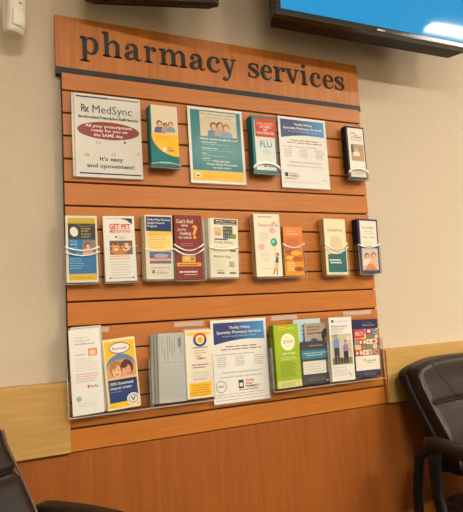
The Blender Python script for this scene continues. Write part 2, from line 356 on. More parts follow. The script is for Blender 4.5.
def dC(p):
    p.rect(.045, .165, .955, .965, (14, 120, 122)).rect(.045, .035, .955, .16, YEL)
    p.rect(.21, .62, .88, .95, (214, 206, 180), 2, 'photo')
    p.t('We offer vaccines available', .22, .86, .905, .93, (70, 90, 90)).t('from infants to adults', .30, .78, .865, .888, (70, 90, 90))
    people(p, .21, .62, .88, .855, (206, 192, 160), lay=3, folk=[(.36, .56, .11, HAIR, (96, 120, 150), SKIN), (.53, .62, .10, (70, 50, 40), (170, 150, 130), SKIN), (.70, .50, .11, HAIR2, (120, 150, 170), SKIN)])
    p.t('Which vaccine is right for you?', .19, .89, .572, .60, WHITE, .02)
    for z, e in ((.535, .5), (.455, .62), (.385, .36), (.32, .4)): p.bars(.22, e, z, 1, .02, .010, WHITE, seed=1).bars(.22, .85, z-.025, 1, .018, .006, (150, 200, 196), seed=3)
    p.t('Talk with your', .42, .72, .283, .306, WHITE, .02).t('Thrifty White Pharmacist', .28, .85, .24, .265, WHITE, .02).t('to learn more!', .41, .73, .197, .222, WHITE, .02)
    p.rect(.09, .07, .165, .135, WHITE, 2).rect(.105, .085, .15, .105, NAVY, 3).bars(.22, .9, .085, 1, .02, .012, (214, 160, 40))
leaflet('C', 'poster', 'teal poster with white border, group photo and yellow footer', 'poster', cC, -.010, WHITE, dC)
cD = [(251.7, 115.2), (275.6, 117.5), (277.8, 173), (254, 173)]
def dD(p):
    p.rect(.10, .05, .93, .93, (216, 222, 214)).rect(.13, .63, .98, .96, (196, 66, 44), 2)
    p.t('INFLUENZA', .22, .90, .845, .885, (240, 190, 120), .02).t('OTHERS', .32, .80, .79, .83, WHITE, .02).t('GET', .46, .66, .735, .775, WHITE, .02).t('VACCINATED', .18, .92, .68, .72, (244, 214, 190), .02)
    p.t('FLU', .30, .78, .45, .55, (30, 110, 124), .01).bars(.36, .74, .40, 3, .03, .01, (160, 180, 180), centre=True)
    p.ring(.54, .62, .34, .05, .02, (150, 170, 170), 3, a0=180, a1=360)
    p.rect(.42, .10, .50, .14, RED, 3).t('PHARMACY', .53, .85, .10, .13, NAVY)
leaflet('D', 'brochure', 'teal brochure with red block and the word FLU, front copy', 'brochure', cD, -.045, (20, 116, 124), dD)
copies('D', 'brochure', 'teal brochure stacked behind the front copy reading FLU', 'brochure', 6, .006, (16, 96, 104))
def gradient_blue():
    m = bpy.data.materials.new('blue_header_print'); m.use_nodes = True; n = m.node_tree; b = n.nodes['Principled BSDF']
    tc = n.nodes.new('ShaderNodeTexCoord'); sp = n.nodes.new('ShaderNodeSeparateXYZ'); cr = n.nodes.new('ShaderNodeValToRGB'); e = cr.color_ramp.elements
    e[0].position = .35; e[0].color = (*lin((28, 52, 112)), 1); e[1].position = .95; e[1].color = (*lin((60, 140, 200)), 1)
    n.links.new(tc.outputs['Generated'], sp.inputs[0]); n.links.new(sp.outputs['X'], cr.inputs[0]); n.links.new(cr.outputs[0], b.inputs['Base Color']); b.inputs['Roughness'].default_value = .5
    return m
BLUEH = gradient_blue()
def specialty(p, seal):
    top = .965; pts = [(.045, top), (.955, top), (.955, .742)] + [(.955-.91*k/10, .742+.028*math.sin(k*math.pi/10)-.04*k/10) for k in range(1, 10)] + [(.045, .70)]
    p.poly(pts, BLUEH, 1, 'header')
    p.t('Thrifty White', .32, .70, .885, .917, WHITE, .015).t('Specialty Pharmacy Services', .10, .90, .83, .862, WHITE, .015).t('for your Specialty Medication Needs', .20, .80, .79, .808, (190, 210, 230))
    p.bars(.14, .90, .665, 2, .034, .012, (140, 84, 74), centre=True).bars(.06, .95, .575, 1, .03, .007, GREY)
    for x in (.08, .40, .74): p.bars(x, x+.2, .54, 5, .026, .009, (166, 158, 148), seed=int(x*50))
    p.t('Thrifty White Specialty Pharmacy is', .16, .86, .352, .372, (90, 84, 88)).t('committed to quality outcomes for you.', .12, .88, .30, .32, (90, 84, 88))
    if seal:
        p.ring(.135, .20, .095, .073, .012, (150, 140, 110)).t('URAC', .075, .195, .19, .215, (90, 90, 90), .02)
        p.rect(.44, .16, .53, .26, NAVY).rect(.455, .18, .515, .225, WHITE, 2).t('Thrifty', .56, .72, .235, .262, RED, .02).t('White', .56, .68, .20, .226, RED, .02).t('PHARMACY', .56, .82, .165, .19, NAVY, .02).bars(.44, .82, .135, 1, .02, .012, RED)
        p.bars(.04, .95, .10, 2, .03, .007, (170, 150, 140)).rect(.03, .035, .97, .04, (190, 110, 90))
    else:
        p.rect(.07, .155, .135, .21, NAVY).t('Thrifty White', .16, .32, .19, .21, RED, .02).t('PHARMACY', .16, .37, .155, .177, NAVY, .02).bars(.07, .37, .12, 1, .02, .012, RED).t('URAC', .85, .93, .115, .13, GREY, .02).bars(.04, .95, .075, 1, .03, .007, (180, 170, 160))
cE = [(277.9, 115.9), (324.9, 120.8), (330.2, 189.4), (282, 187.3)]
leaflet('E', 'poster', 'white poster with curved blue header, in the top row of the board', 'poster', cE, -.010, WHITE, lambda p: specialty(p, False))
cF = [(346, 126), (363.9, 127.5), (366.9, 178.7), (348.9, 178.7)]
def dF(p):
    p.rect(.09, .03, .94, .965, (226, 222, 210)).t('Thrifty White', .24, .52, .855, .885, NAVY, .02).t('ask', .42, .66, .82, .845, RED, .02).t('your PHARMACY', .26, .86, .775, .805, NAVY, .02).bars(.24, .86, .73, 1, .02, .015, (200, 120, 110))
    people(p, .20, .34, .90, .66, (170, 150, 118), [(.42, .66, .16, (150, 140, 130), (222, 216, 204), SKIN)])
    p.rect(.72, .36, .9, .5, (206, 140, 96), 9, 'photo').rect(.22, .50, .34, .64, (96, 84, 66), 3, 'photo')
    p.bars(.2, .85, .20, 4, .035, .014, (170, 160, 150), centre=True)
leaflet('F', 'brochure', 'navy brochure with white panel and a photo of a pharmacist, front copy', 'brochure', cF, -.040, (26, 28, 48), dF)
copies('F', 'brochure', 'navy brochure stacked behind the front copy with the pharmacist', 'brochure', 5, .006, (26, 26, 40))
# ---- row 2
cG = [(65.2, 215.5), (96.7, 215.9), (98.8, 281.9), (67, 282.7)]
def dG(p):
    p.rect(.07, .88, .94, .965, (190, 168, 34)).rect(.07, .64, .94, .88, (58, 54, 54)).rect(.07, .125, .94, .64, (24, 110, 164)).rect(.07, .03, .94, .12, (214, 178, 40))
    p.poly([(.18+.13*math.cos(k*.4)*(.9)+.05*math.sin(k*.4)+.08, .755-.07*math.sin(k*.4)*1.0+.02*math.cos(k*.4)) for k in range(16)], (224, 220, 204), 2, 'photo')
    p.t('The health', .48, .78, .79, .815, (206, 200, 110)).t('benefits', .48, .72, .755, .78, (206, 200, 110)).t('of taking a', .48, .80, .71, .735, (206, 200, 110)).t('vitamin', .48, .76, .67, .695, (206, 200, 110))
    p.ring(.62, .92, .3, .09, .012, (150, 140, 120), 2, a0=200, a1=340)
    p.t('Your', .12, .36, .60, .63, (150, 200, 226), .02).t('daily', .12, .38, .555, .585, (150, 200, 226), .02).t('guide', .12, .36, .50, .53, (130, 190, 220), .02)
    people(p, .50, .39, .93, .63, (130, 116, 104), [(.42, .62, .25, (70, 52, 44), (210, 170, 150), SKIN)])
    p.bars(.1, .6, .345, 5, .035, .012, (120, 180, 210)).rect(.3, .42, .48, .46, (60, 140, 190), 2).bars(.2, .85, .065, 1, .02, .012, (180, 140, 30))
leaflet('G', 'brochure', 'blue and black brochure with yellow bands and a white pill, leftmost of the middle row', 'brochure', cG, -.036, CREAM, dG)
copies('G', 'brochure', 'white-edged brochure behind the blue brochure with the pill', 'brochure', 3, .006, CREAM)
cH = [(102.8, 215.9), (133.1, 216.3), (138, 280.6), (105.9, 281.6)]
def dH(p):
    p.rect(.09, .955, .5, .962, GREY).poly([(.50, .965), (.93, .965), (.93, .87), (.75, .935)], (30, 46, 96), 1)
    p.t('GET PET', .18, .86, .80, .875, (214, 76, 40), .03).t('MEDICATIONS', .20, .86, .742, .785, (214, 76, 40), .02)
    p.rect(.36, .66, .43, .69, GREY).t('Thrifty', .47, .66, .672, .692, RED).t('PHARMACY', .47, .72, .642, .662, NAVY)
    p.rect(.17, .405, .90, .62, (112, 92, 78), 2, 'photo').ell(.46, .455, .27, .045, (206, 128, 60), 3, 'photo').ell(.36, .50, .125, .05, (222, 146, 72), 4, 'photo').poly([(.25, .52), (.27, .575), (.33, .545)], (222, 146, 72), 4, 'photo').poly([(.39, .545), (.45, .575), (.47, .52)], (222, 146, 72), 4, 'photo').ell(.37, .485, .06, .02, (240, 208, 170), 5, 'photo').ell(.32, .508, .016, .008, DARK, 6, 'photo', 8).ell(.41, .508, .016, .008, DARK, 6, 'photo', 8).ell(.70, .52, .14, .06, (228, 196, 160), 4, 'photo').ell(.62, .535, .05, .045, (176, 110, 60), 6, 'photo').ell(.80, .55, .04, .035, (176, 110, 60), 6, 'photo').ell(.69, .495, .035, .014, (70, 50, 40), 7, 'photo', 8)
    p.bars(.16, .92, .375, 2, .04, .012, (214, 110, 80)).bars(.16, .88, .29, 6, .04, .008, (170, 160, 150)).rect(.13, .045, .90, .053, GREY, 2).ell(.14, .05, .03, .012, DARK, 3).ell(.89, .05, .03, .012, DARK, 3)
leaflet('H', 'brochure', 'white brochure headed GET PET MEDICATIONS with a cat photo', 'brochure', cH, -.036, WHITE, dH)
copies('H', 'brochure', 'white brochure behind the GET PET MEDICATIONS front copy', 'brochure', 2, .006, CREAM)
cI = [(145.2, 214.7), (171.7, 215.5), (174, 278.8), (146.7, 279.5)]
def dI(p):
    p.rect(.03, .745, .97, .975, (16, 50, 100)).t('Thrifty White Pharmacy', .07, .93, .91, .94, WHITE, .015).t('Shopper Rewards', .07, .72, .86, .89, WHITE, .015).t('Program', .07, .42, .81, .84, WHITE, .015)
    p.rect(.08, .68, .97, .742, (240, 186, 60)).rect(.08, .44, .92, .68, (236, 206, 120)).bars(.12, .85, .69, 6, .04, .008, (176, 150, 90))
    p.rect(.12, .24, .92, .42, (80, 96, 150), 2).ell(.55, .36, .28, .035, (170, 160, 190), 3).rect(.12, .28, .92, .32, (230, 170, 90), 3).t('REWARDS', .35, .78, .285, .312, (240, 120, 60), .02)
    p.bars(.15, .85, .17, 1, .03, .01, GREY).rect(.2, .09, .3, .14, GREY).t('Thrifty White', .36, .62, .12, .14, (220, 110, 70)).t('PHARMACY', .36, .8, .085, .108, NAVY)
leaflet('I', 'brochure', 'cream brochure with navy heading block reading Rewards Program', 'brochure', cI, -.040, CREAM, dI)
copies('I', 'brochure', 'cream brochure in the thick stack behind the Rewards Program copy', 'brochure', 5, .006, (222, 206, 170), dx=-.0016)
cJ = [(174.6, 215), (200.5, 215.5), (204.3, 278.8), (175.6, 279.5)]
def dJ(p):
    cw = (224, 206, 180)
    p.t("Can't find", .07, .68, .875, .93, cw, .02).t('what', .24, .50, .82, .86, cw, .02).t("you're", .10, .42, .755, .795, cw, .02).t('looking', .20, .60, .69, .74, cw, .02).t('for below', .14, .62, .63, .67, cw, .02)
    p.t('?', .64, .84, .635, .835, (236, 160, 60), .03).bars(.2, .8, .55, 2, .03, .009, (190, 120, 110))
    p.rect(.24, .265, .72, .385, (214, 170, 96), 2, 'photo').ell(.45, .33, .14, .035, (240, 200, 110), 3, 'photo').ell(.6, .31, .08, .025, (170, 120, 60), 4, 'photo')
    p.rect(.05, .20, .93, .255, (232, 160, 40), 2).bars(.12, .86, .218, 1, .03, .014, MAROON)
    p.bars(.12, .86, .10, 1, .03, .026, cw).bars(.30, .86, .065, 1, .03, .01, cw)
leaflet('J', 'brochure', "maroon brochure reading Can't find what you're looking for, with orange question mark", 'brochure', cJ, -.038, MAROON, dJ)
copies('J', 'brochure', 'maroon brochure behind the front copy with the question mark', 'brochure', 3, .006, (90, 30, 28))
cK = [(211.5, 218.1), (238.2, 219.4), (238.2, 276.4), (209.8, 278)]
def dK(p):
    p.rect(.13, .895, .96, .985, (50, 44, 40)).t('Manage your scripts', .20, .90, .947, .973, CREAM, .02).t('Your Prescriptions', .18, .92, .905, .93, CREAM, .02)
    p.rect(.45, .66, .80, .87, (72, 74, 70), 2, 'photo')
    for i in range(4):
        for j in range(3): p.rect(.475+i*.08, .68+j*.062, .525+i*.08, .72+j*.062, [(130, 150, 80), (90, 120, 150), (180, 140, 70)][(i+j) % 3], 3, 'photo')
    p.rect(.14, .70, .40, .84, (206, 186, 150), 2, 'photo').ell(.27, .73, .1, .03, (214, 150, 90), 3, 'photo').rect(.74, .66, .92, .74, (130, 140, 60), 4)
    p.rect(.14, .63, .62, .655, (60, 76, 150), 2).t('Thrifty White', .10, .80, .57, .61, GREY, .01).bars(.1, .75, .5, 3, .035, .012, (190, 182, 160)).rect(.70, .435, .92, .465, (84, 76, 60), 2)
    p.t('Mobile App', .10, .72, .33, .375, (164, 170, 80), .015).bars(.1, .6, .27, 5, .035, .01, (206, 200, 180)).rect(.64, .17, .86, .27, (196, 190, 176), 2).bars(.67, .83, .245, 4, .022, .01, GREY)
    p.rect(.22, .06, .48, .08, (60, 80, 130), 2).rect(.66, .06, .90, .085, (90, 70, 50), 2).bars(.2, .5, .1, 1, .02, .012, GREY)
leaflet('K', 'brochure', 'cream brochure with black title box and Mobile App heading, curling right at the top', 'brochure', cK, -.038, (226, 220, 196), dK)
copies('K', 'brochure', 'cream brochure fanned out left behind the Mobile App copy', 'brochure', 4, .006, (214, 206, 180), dx=-.0045, dz=-.001, lean=-.018)
cL = [(253.6, 213.6), (278.6, 214.4), (283.3, 276.1), (256.7, 276.9)]
def dL(p):
    p.bars(.18, .85, .945, 1, .02, .014, GREY).t('Passport', .16, .66, .80, .845, (204, 84, 90), .005).t('Kids', .68, .94, .80, .845, (110, 150, 100), .005).ell(.76, .86, .07, .02, (232, 180, 60), 2)
    p.ell(.69, .735, .12, .05, (238, 170, 176), 2).ell(.24, .47, .12, .05, (240, 172, 178), 2).ell(.73, .545, .13, .065, (60, 160, 140), 3).ell(.71, .555, .05, .025, (150, 210, 190), 4)
    p.poly([(.71, .485), (.76, .485), (.735, .50)], (60, 160, 140), 3).poly([(.733, .485), (.74, .485), (.78, .34), (.773, .34)], GREY, 3)
    p.bars(.16, .6, .68, 4, .035, .01, (190, 180, 160)).bars(.18, .6, .36, 4, .035, .01, (200, 190, 170)).bars(.2, .85, .12, 1, .03, .008, (190, 180, 160))
    p.ell(.84, .345, .055, .03, (96, 60, 40), 4, 'photo').ell(.82, .335, .035, .022, SKIN, 5, 'photo').poly([(.72, .22), (.86, .215), (.86, .31), (.78, .31)], (50, 100, 120), 5, 'photo').poly([(.74, .30), (.80, .305), (.77, .38), (.745, .38)], SKIN, 4, 'photo').poly([(.69, .13), (.83, .13), (.86, .215), (.72, .22)], (236, 190, 120), 5, 'photo').poly([(.70, .13), (.74, .13), (.66, .03), (.62, .04)], (140, 80, 60), 4, 'photo').poly([(.76, .13), (.81, .13), (.80, .02), (.75, .02)], (180, 120, 90), 4, 'photo')
leaflet('L', 'brochure', 'cream brochure with child holding a teal balloon and pink circles', 'brochure', cL, -.040, (230, 222, 198), dL)
copies('L', 'brochure', 'cream brochure stacked behind the balloon front copy', 'brochure', 5, .006, (196, 170, 126))
cM = [(282.9, 226.6), (301.8, 227.3), (304.6, 275.2), (285.4, 275.9)]
def dM(p):
    p.rect(.0, .80, 1, 1, (222, 132, 62)).t('Know your', .2, .6, .90, .93, (246, 210, 170)).bars(.15, .9, .85, 1, .02, .014, (246, 210, 170))
    p.rect(.02, .28, .98, .80, (206, 122, 48), 1, 'photo').ell(.45, .66, .36, .10, (196, 104, 60), 2, 'photo').ell(.62, .46, .30, .05, (238, 176, 60), 4, 'photo').ell(.36, .48, .30, .045, (170, 84, 36), 3, 'photo').ell(.68, .34, .28, .05, (190, 96, 30), 5, 'photo').ell(.30, .36, .24, .04, (246, 190, 70), 4, 'photo').ell(.72, .13, .24, .045, (150, 76, 40), 5, 'photo')
    p.rect(0, 0, 1, .28, (226, 150, 36)).bars(.12, .6, .27, 6, .035, .016, (250, 220, 150), 6)
leaflet('M', 'brochure', 'small orange brochure with pill photo beside the balloon brochure', 'brochure', cM, -.036, (216, 140, 44), dM)
copies('M', 'brochure', 'orange brochure behind the front copy with the pills', 'brochure', 2, .006, (190, 120, 40))
cN = [(323.7, 218.8), (345, 219.1), (347.9, 274.2), (326.7, 274.8)]
def dN(p):
    p.t('HealthyPacks', .14, .86, .775, .82, (130, 130, 110)).poly([(.20, .46), (.30, .68), (.52, .70), (.72, .66), (.86, .50), (.84, .44)], (214, 196, 160), 2, 'photo').ell(.5, .60, .12, .04, (226, 190, 150), 3, 'photo')
    p.poly([(.10, .04), (.96, .04), (.96, .50), (.80, .40), (.10, .36)], (22, 106, 104), 1).poly([(.18, .36), (.78, .40), (.74, .46), (.22, .47)], (220, 200, 164), 3, 'photo')
    p.bars(.16, .88, .245, 1, .04, .024, WHITE, seed=2).bars(.2, .86, .20, 1, .04, .024, WHITE, seed=5)
leaflet('N', 'brochure', 'cream brochure with dark teal lower half, between the orange and navy ones', 'brochure', cN, -.040, (230, 216, 180), dN)
copies('N', 'brochure', 'cream brochure stacked behind the cream and dark teal copy', 'brochure', 5, .0062, (206, 176, 124))
cO = [(357.5, 219.1), (377.5, 219.1), (379.9, 273), (360.4, 273)]
def dO(p):
    p.rect(.10, .50, .93, .965, (228, 220, 204)).t("You're Busy...", .18, .86, .82, .86, (100, 96, 104), .01).bars(.2, .85, .76, 2, .04, .012, (180, 170, 160), centre=True).t('Thrifty', .2, .45, .64, .675, GREY).t('White', .55, .84, .64, .675, GREY).bars(.2, .85, .55, 1, .04, .012, (190, 180, 160))
    people(p, .12, .05, .92, .455, (206, 190, 176), [(.30, .62, .17, HAIR, (230, 214, 200), SKIN), (.72, .64, .19, HAIR2, (214, 176, 150), SKIN)])
    p.poly([(.2, .05), (.86, .05), (.66, .16), (.4, .18)], (206, 130, 84), 14, 'photo')
leaflet('O', 'brochure', 'navy brochure with photo of two women, rightmost of the middle row', 'brochure', cO, -.042, (36, 44, 92), dO)
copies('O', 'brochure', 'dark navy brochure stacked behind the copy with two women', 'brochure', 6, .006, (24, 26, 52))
# ---- row 3
cP = [(68.6, 331.3), (98, 327.8), (104.7, 412.3), (72.7, 416.4)]
def dP(p):
    p.t('The clinic of', .18, .60, .895, .915, (150, 146, 150)).t('health and', .18, .66, .858, .88, (150, 146, 150)).t('wellness', .18, .82, .822, .844, (130, 126, 130), .01)
    p.rect(.60, .68, .90, .77, (222, 150, 120), 2, 'photo').ell(.74, .72, .1, .03, (240, 200, 170), 3, 'photo')
    p.bars(.16, .60, .70, 1, .03, .008, (190, 130, 120)).bars(.16, .90, .65, 6, .027, .006, (196, 184, 176)).bars(.16, .92, .47, 4, .028, .007, (200, 120, 110))
    p.rect(.52, .305, .57, .34, (200, 80, 60)).t('Thrifty White', .59, .86, .31, .335, (130, 80, 90), .02).ell(.22, .19, .09, .033, (150, 190, 180), 2).bars(.2, .85, .13, 2, .03, .007, (206, 196, 186))
leaflet('P', 'leaflet', 'tall white leaflet with small photo, leftmost of the bottom row', 'leaflet', cP, -.048, (228, 226, 220), dP)
copies('P', 'leaflet', 'white leaflet showing at the right edge behind the tall white one', 'leaflet', 3, .005, (214, 208, 196), dx=.0028, dz=.003)
cQ = [(102.8, 340.8), (134, 336.1), (141.1, 405.3), (108.9, 411.4)]
def dQ(p):
    b, wd, ht, roll, Y = None, p.w, p.h, 0, 0
    p.rect(.03, .03, .97, .97, (240, 190, 30)).rect(.05, .10, .95, .42, (24, 58, 118), 2)
    p.ell(.50, .60, .45, .18, (80, 130, 190), 2, n=30, a0=0, a1=180).rect(.05, .40, .95, .60, (80, 130, 190), 2)
    p.rect(.05, .42, .95, .56, (206, 160, 110), 3, 'photo').ell(.5, .56, .45, .15, (206, 160, 110), 3, 'photo', 24, 0, 180)
    for cx, hr, sk, l in ((.33, (176, 122, 66), (232, 186, 146), 4), (.67, (96, 50, 32), (224, 166, 128), 10)):
        p.ell(cx, .575, .205, .115, hr, l, 'photo').ell(cx+(.02 if cx < .5 else -.02), .535, .145, .085, sk, l+1, 'photo')
        p.ell(cx-.04, .552, .022, .008, (70, 44, 34), l+2, 'photo', 8).ell(cx+.07, .552, .022, .008, (70, 44, 34), l+2, 'photo', 8).ell(cx+.015, .49, .05, .011, (196, 90, 80), l+2, 'photo', 10)
        p.ell(cx-.09, .60, .12, .03, hr, l+3, 'photo', 12)
    p.rect(.055, .42, .945, .455, (222, 186, 146), 15, 'photo')
    p.ell(.50, .865, .32, .075, (236, 226, 214), 3).ring(.50, .865, .34, .083, .03, (110, 80, 150), 4).t('Remedy', .27, .73, .845, .88, (120, 96, 160), .01).bars(.2, .8, .73, 3, .04, .012, (150, 120, 40), centre=True)
    p.t('100% Guaranteed', .10, .82, .345, .385, WHITE, .015).t('natural cream', .10, .76, .285, .32, WHITE, .015).bars(.1, .5, .245, 1, .03, .01, (130, 150, 190))
    p.ell(.78, .12, .20, .085, (226, 222, 206), 4).ring(.78, .12, .15, .06, .02, (30, 70, 130), 5).t('V', .70, .86, .09, .15, (30, 70, 130), .03, 5)
leaflet('Q', 'brochure', 'yellow and blue brochure with photo of two children, tilted in the tray', 'brochure', cQ, -.046, (232, 224, 200), dQ)
copies('Q', 'brochure', 'yellow brochure behind the tilted copy with two children', 'brochure', 3, .005, (222, 210, 180), dx=-.0025)
cR = [(158.9, 333.9), (184.9, 332.1), (187.5, 400.7), (160.8, 403.5)]
def dR(p):
    g = (140, 140, 136); p.sp = 1
    for x, z0, z1 in ((.10, .70, .95), (.18, .60, .78), (.30, .62, .95), (.38, .72, .95), (.46, .65, .88), (.56, .70, .95), (.70, .78, .95), (.80, .66, .96)): p.rect(x, z0, x+.025, z1, g, 2, 'small_print')
    p.rect(.73, .79, .82, .92, (128, 128, 126), 2, 'small_print')
    for i in range(11): p.rect(.08+i*.078, .05, .095+i*.078, .55-.03*(i % 3), (164, 164, 158), 2, 'small_print')
    p.rect(.05, .57, .95, .575, g, 2)
leaflet('R', 'flyer', 'grey newsprint flyer with sideways type, front sheet', 'flyer', cR, -.040, (184, 186, 180), dR)
copies('R', 'flyer', 'grey newsprint flyer fanned out left behind the front sheet', 'flyer', 6, .0052, (190, 190, 180), thick=.002, dx=-.0038, dz=-.0005)
cS = [(185.8, 332.1), (210.9, 330.2), (213.7, 396.1), (187, 400.2)]
def dS(p):
    p.rect(.05, .94, .95, .985, (236, 190, 60)).ell(.56, .87, .26, .105, (40, 60, 120), 2).ell(.56, .89, .26, .085, (200, 84, 50), 3, a0=0, a1=180).ell(.56, .87, .17, .07, (238, 228, 200), 4).ell(.56, .86, .13, .045, (240, 180, 50), 5).ell(.56, .885, .06, .025, (230, 140, 40), 6)
    p.bars(.22, .88, .745, 1, .03, .014, (90, 90, 110), centre=True).bars(.25, .85, .70, 2, .035, .011, (190, 120, 100), centre=True).t('Thrifty', .36, .58, .61, .635, RED, .02).t('PHARMACY', .42, .74, .575, .598, NAVY, .02)
    p.bars(.2, .88, .49, 1, .03, .014, (180, 70, 70)).bars(.24, .84, .45, 1, .03, .014, (90, 90, 130)).bars(.15, .9, .38, 4, .03, .008, (190, 182, 170), centre=True).bars(.25, .8, .27, 1, .03, .011, (200, 120, 100))
    p.rect(.08, .03, .92, .23, (238, 184, 34), 2).bars(.12, .88, .185, 5, .035, .012, (176, 128, 40), 3, centre=True)
leaflet('S', 'leaflet', 'white leaflet with round badge at top and yellow box at bottom', 'leaflet', cS, -.046, (228, 220, 200), dS)
copies('S', 'leaflet', 'white leaflet behind the one with the round badge', 'leaflet', 2, .005, CREAM, dx=-.002, dz=.004)
cT = [(209.9, 320.8), (265.2, 317.4), (270.5, 398), (214.4, 404.8)]
leaflet('T', 'poster', 'white poster with curved blue header, in the bottom row of the board', 'poster', cT, -.014, WHITE, lambda p: specialty(p, True))
cU = [(272.9, 325), (297.2, 324.1), (302.8, 385.6), (278.7, 389.2)]
def dU(p):
    p.rect(0, 0, 1, .115, (206, 206, 130)).rect(.20, .915, .50, .965, (242, 190, 50), 2).t('SAVE', .24, .46, .925, .953, (226, 110, 40), .02).t('UP TO', .56, .80, .925, .95, (236, 240, 190))
    p.ell(.53, .72, .285, .135, (240, 238, 214), 2, n=28).t('$360', .33, .75, .70, .755, (240, 160, 50), .02).bars(.4, .68, .79, 1, .03, .012, (190, 180, 110)).bars(.42, .66, .65, 1, .03, .012, (190, 180, 110))
    p.t('ON YOUR', .28, .80, .52, .55, (240, 244, 200), .02).bars(.2, .85, .47, 2, .03, .008, (226, 234, 160)).bars(.15, .85, .39, 8, .03, .010, (110, 130, 30)).bars(.15, .8, .06, 2, .03, .010, (150, 150, 80))
leaflet('U', 'brochure', 'lime green brochure with white circle reading $360, front copy', 'brochure', cU, -.048, (156, 182, 34), dU)
copies('U', 'brochure', 'lime green brochure behind the front copy with the white circle', 'brochure', 4, .005, (120, 140, 30), dx=-.0022)
cV = [(292.8, 319.7), (319.7, 318.4), (325, 381), (298, 385)]
def dV(p):
    p.t("What's the", .27, .80, .88, .91, (40, 76, 130), .02).t('right', .27, .50, .815, .845, (40, 76, 130), .02).t('vitamin', .27, .50, .75, .78, (40, 76, 130), .02)
    for x in (.30, .42): p.poly([(x, .55), (x+.09, .55), (x+.09, .67), (x+.06, .70), (x+.06, .73), (x+.03, .73), (x+.03, .70), (x, .67)], (80, 150, 200), 2, 'photo')
leaflet('V', 'brochure', 'pale blue brochure with blue bottles, mostly hidden behind the grey ones', 'brochure', cV, -.022, (178, 204, 210), dV)
cV2 = [(304, 324), (328.5, 321.8), (333, 382), (308, 384.5)]
def dV2(p):
    p.t("What's the", .10, .62, .925, .952, DARK, .015).t('problem?', .12, .60, .88, .905, DARK, .015).t('nasal health', .10, .72, .82, .85, DARK, .025)
    p.ell(.36, .68, .17, .07, (40, 80, 150), 3, 'photo').ell(.98, .78, .32, .14, (54, 38, 32), 3, 'photo', 24, 90, 270).ell(1.0, .70, .22, .11, (150, 96, 64), 4, 'photo', 20, 90, 270).rect(.02, .60, .6, .66, (120, 150, 190), 2, 'photo')
leaflet('V2', 'brochure', 'taupe brochure with dark head at its right edge, behind the slate one', 'brochure', cV2, -.029, (168, 152, 130), dV2)
cW = [(299.8, 341.7), (326.2, 340.3), (329.7, 382), (303.3, 385.3)]
def dW(p):
    p.bars(.34, .96, .885, 1, .03, .016, (170, 160, 140)).rect(.02, .59, .97, .79, (50, 128, 146)).bars(.08, .94, .71, 2, .05, .018, (180, 214, 216), 3, centre=True)
    p.rect(.05, .235, .92, .535, (222, 218, 206), 2).bars(.12, .85, .46, 4, .06, .010, (170, 164, 154)).bars(.18, .9, .13, 2, .05, .014, (130, 130, 130), centre=True).ell(.93, .06, .03, .02, (200, 200, 200), 2)
leaflet('W', 'brochure', 'short slate grey brochure with teal band and white card', 'brochure', cW, -.040, (62, 64, 70), dW)
cX = [(328.7, 317.6), (351, 316.9), (355.4, 379.1), (332.6, 382.3)]
def dX(p):
    p.rect(.10, .92, .20, .96, (40, 60, 100)).t('Thrifty White', .24, .82, .928, .945, (120, 130, 160)).t('Diabetes Support', .08, .78, .845, .875, (80, 86, 110), .01).t('Just for You', .08, .60, .80, .83, (80, 86, 110), .01).bars(.08, .7, .765, 1, .02, .008, GREY)
    p.rect(.05, .255, .94, .735, (190, 186, 158), 1, 'photo').rect(.05, .255, .94, .36, (130, 118, 84), 2, 'photo').ell(.2, .70, .12, .03, (150, 164, 120), 2, 'photo').ell(.8, .66, .1, .04, (214, 204, 180), 2, 'photo')
    p.ell(.28, .695, .06, .028, SKIN2, 4, 'photo').ell(.27, .71, .065, .025, (130, 116, 100), 3, 'photo').poly([(.13, .52), (.38, .52), (.40, .64), (.33, .67), (.20, .67), (.12, .63)], (120, 140, 190), 4, 'photo').poly([(.15, .27), (.25, .27), (.27, .42), (.30, .27), (.37, .27), (.38, .52), (.15, .52)], (54, 50, 60), 4, 'photo')
    p.ell(.66, .60, .055, .026, SKIN2, 4, 'photo').ell(.66, .615, .06, .024, (96, 66, 50), 3, 'photo').poly([(.55, .46), (.76, .46), (.78, .55), (.70, .575), (.62, .575), (.54, .54)], (136, 120, 170), 4, 'photo').poly([(.56, .27), (.64, .27), (.66, .38), (.69, .27), (.76, .27), (.76, .46), (.55, .46)], (40, 38, 46), 4, 'photo').poly([(.76, .52), (.90, .45), (.89, .43), (.75, .48)], SKIN2, 5, 'photo')
    p.ell(.46, .32, .07, .045, (70, 56, 44), 5, 'photo')
    p.t('Being in control', .08, .56, .205, .225, GREY).bars(.08, .9, .165, 4, .027, .008, (190, 184, 170)).poly([(.74, .13), (.82, .10), (.80, .09), (.86, .06), (.78, .085)], DARK, 3)
leaflet('X', 'brochure', 'white brochure headed Diabetes Support with photo of adult and child walking', 'brochure', cX, -.044, WHITE, dX)
copies('X', 'brochure', 'white brochure stacked behind the Diabetes Support front copy', 'brochure', 5, .005, (206, 196, 170), dx=-.001)
cY = [(352.4, 319.9), (376.8, 318.7), (381.4, 375.2), (356.3, 377.9)]
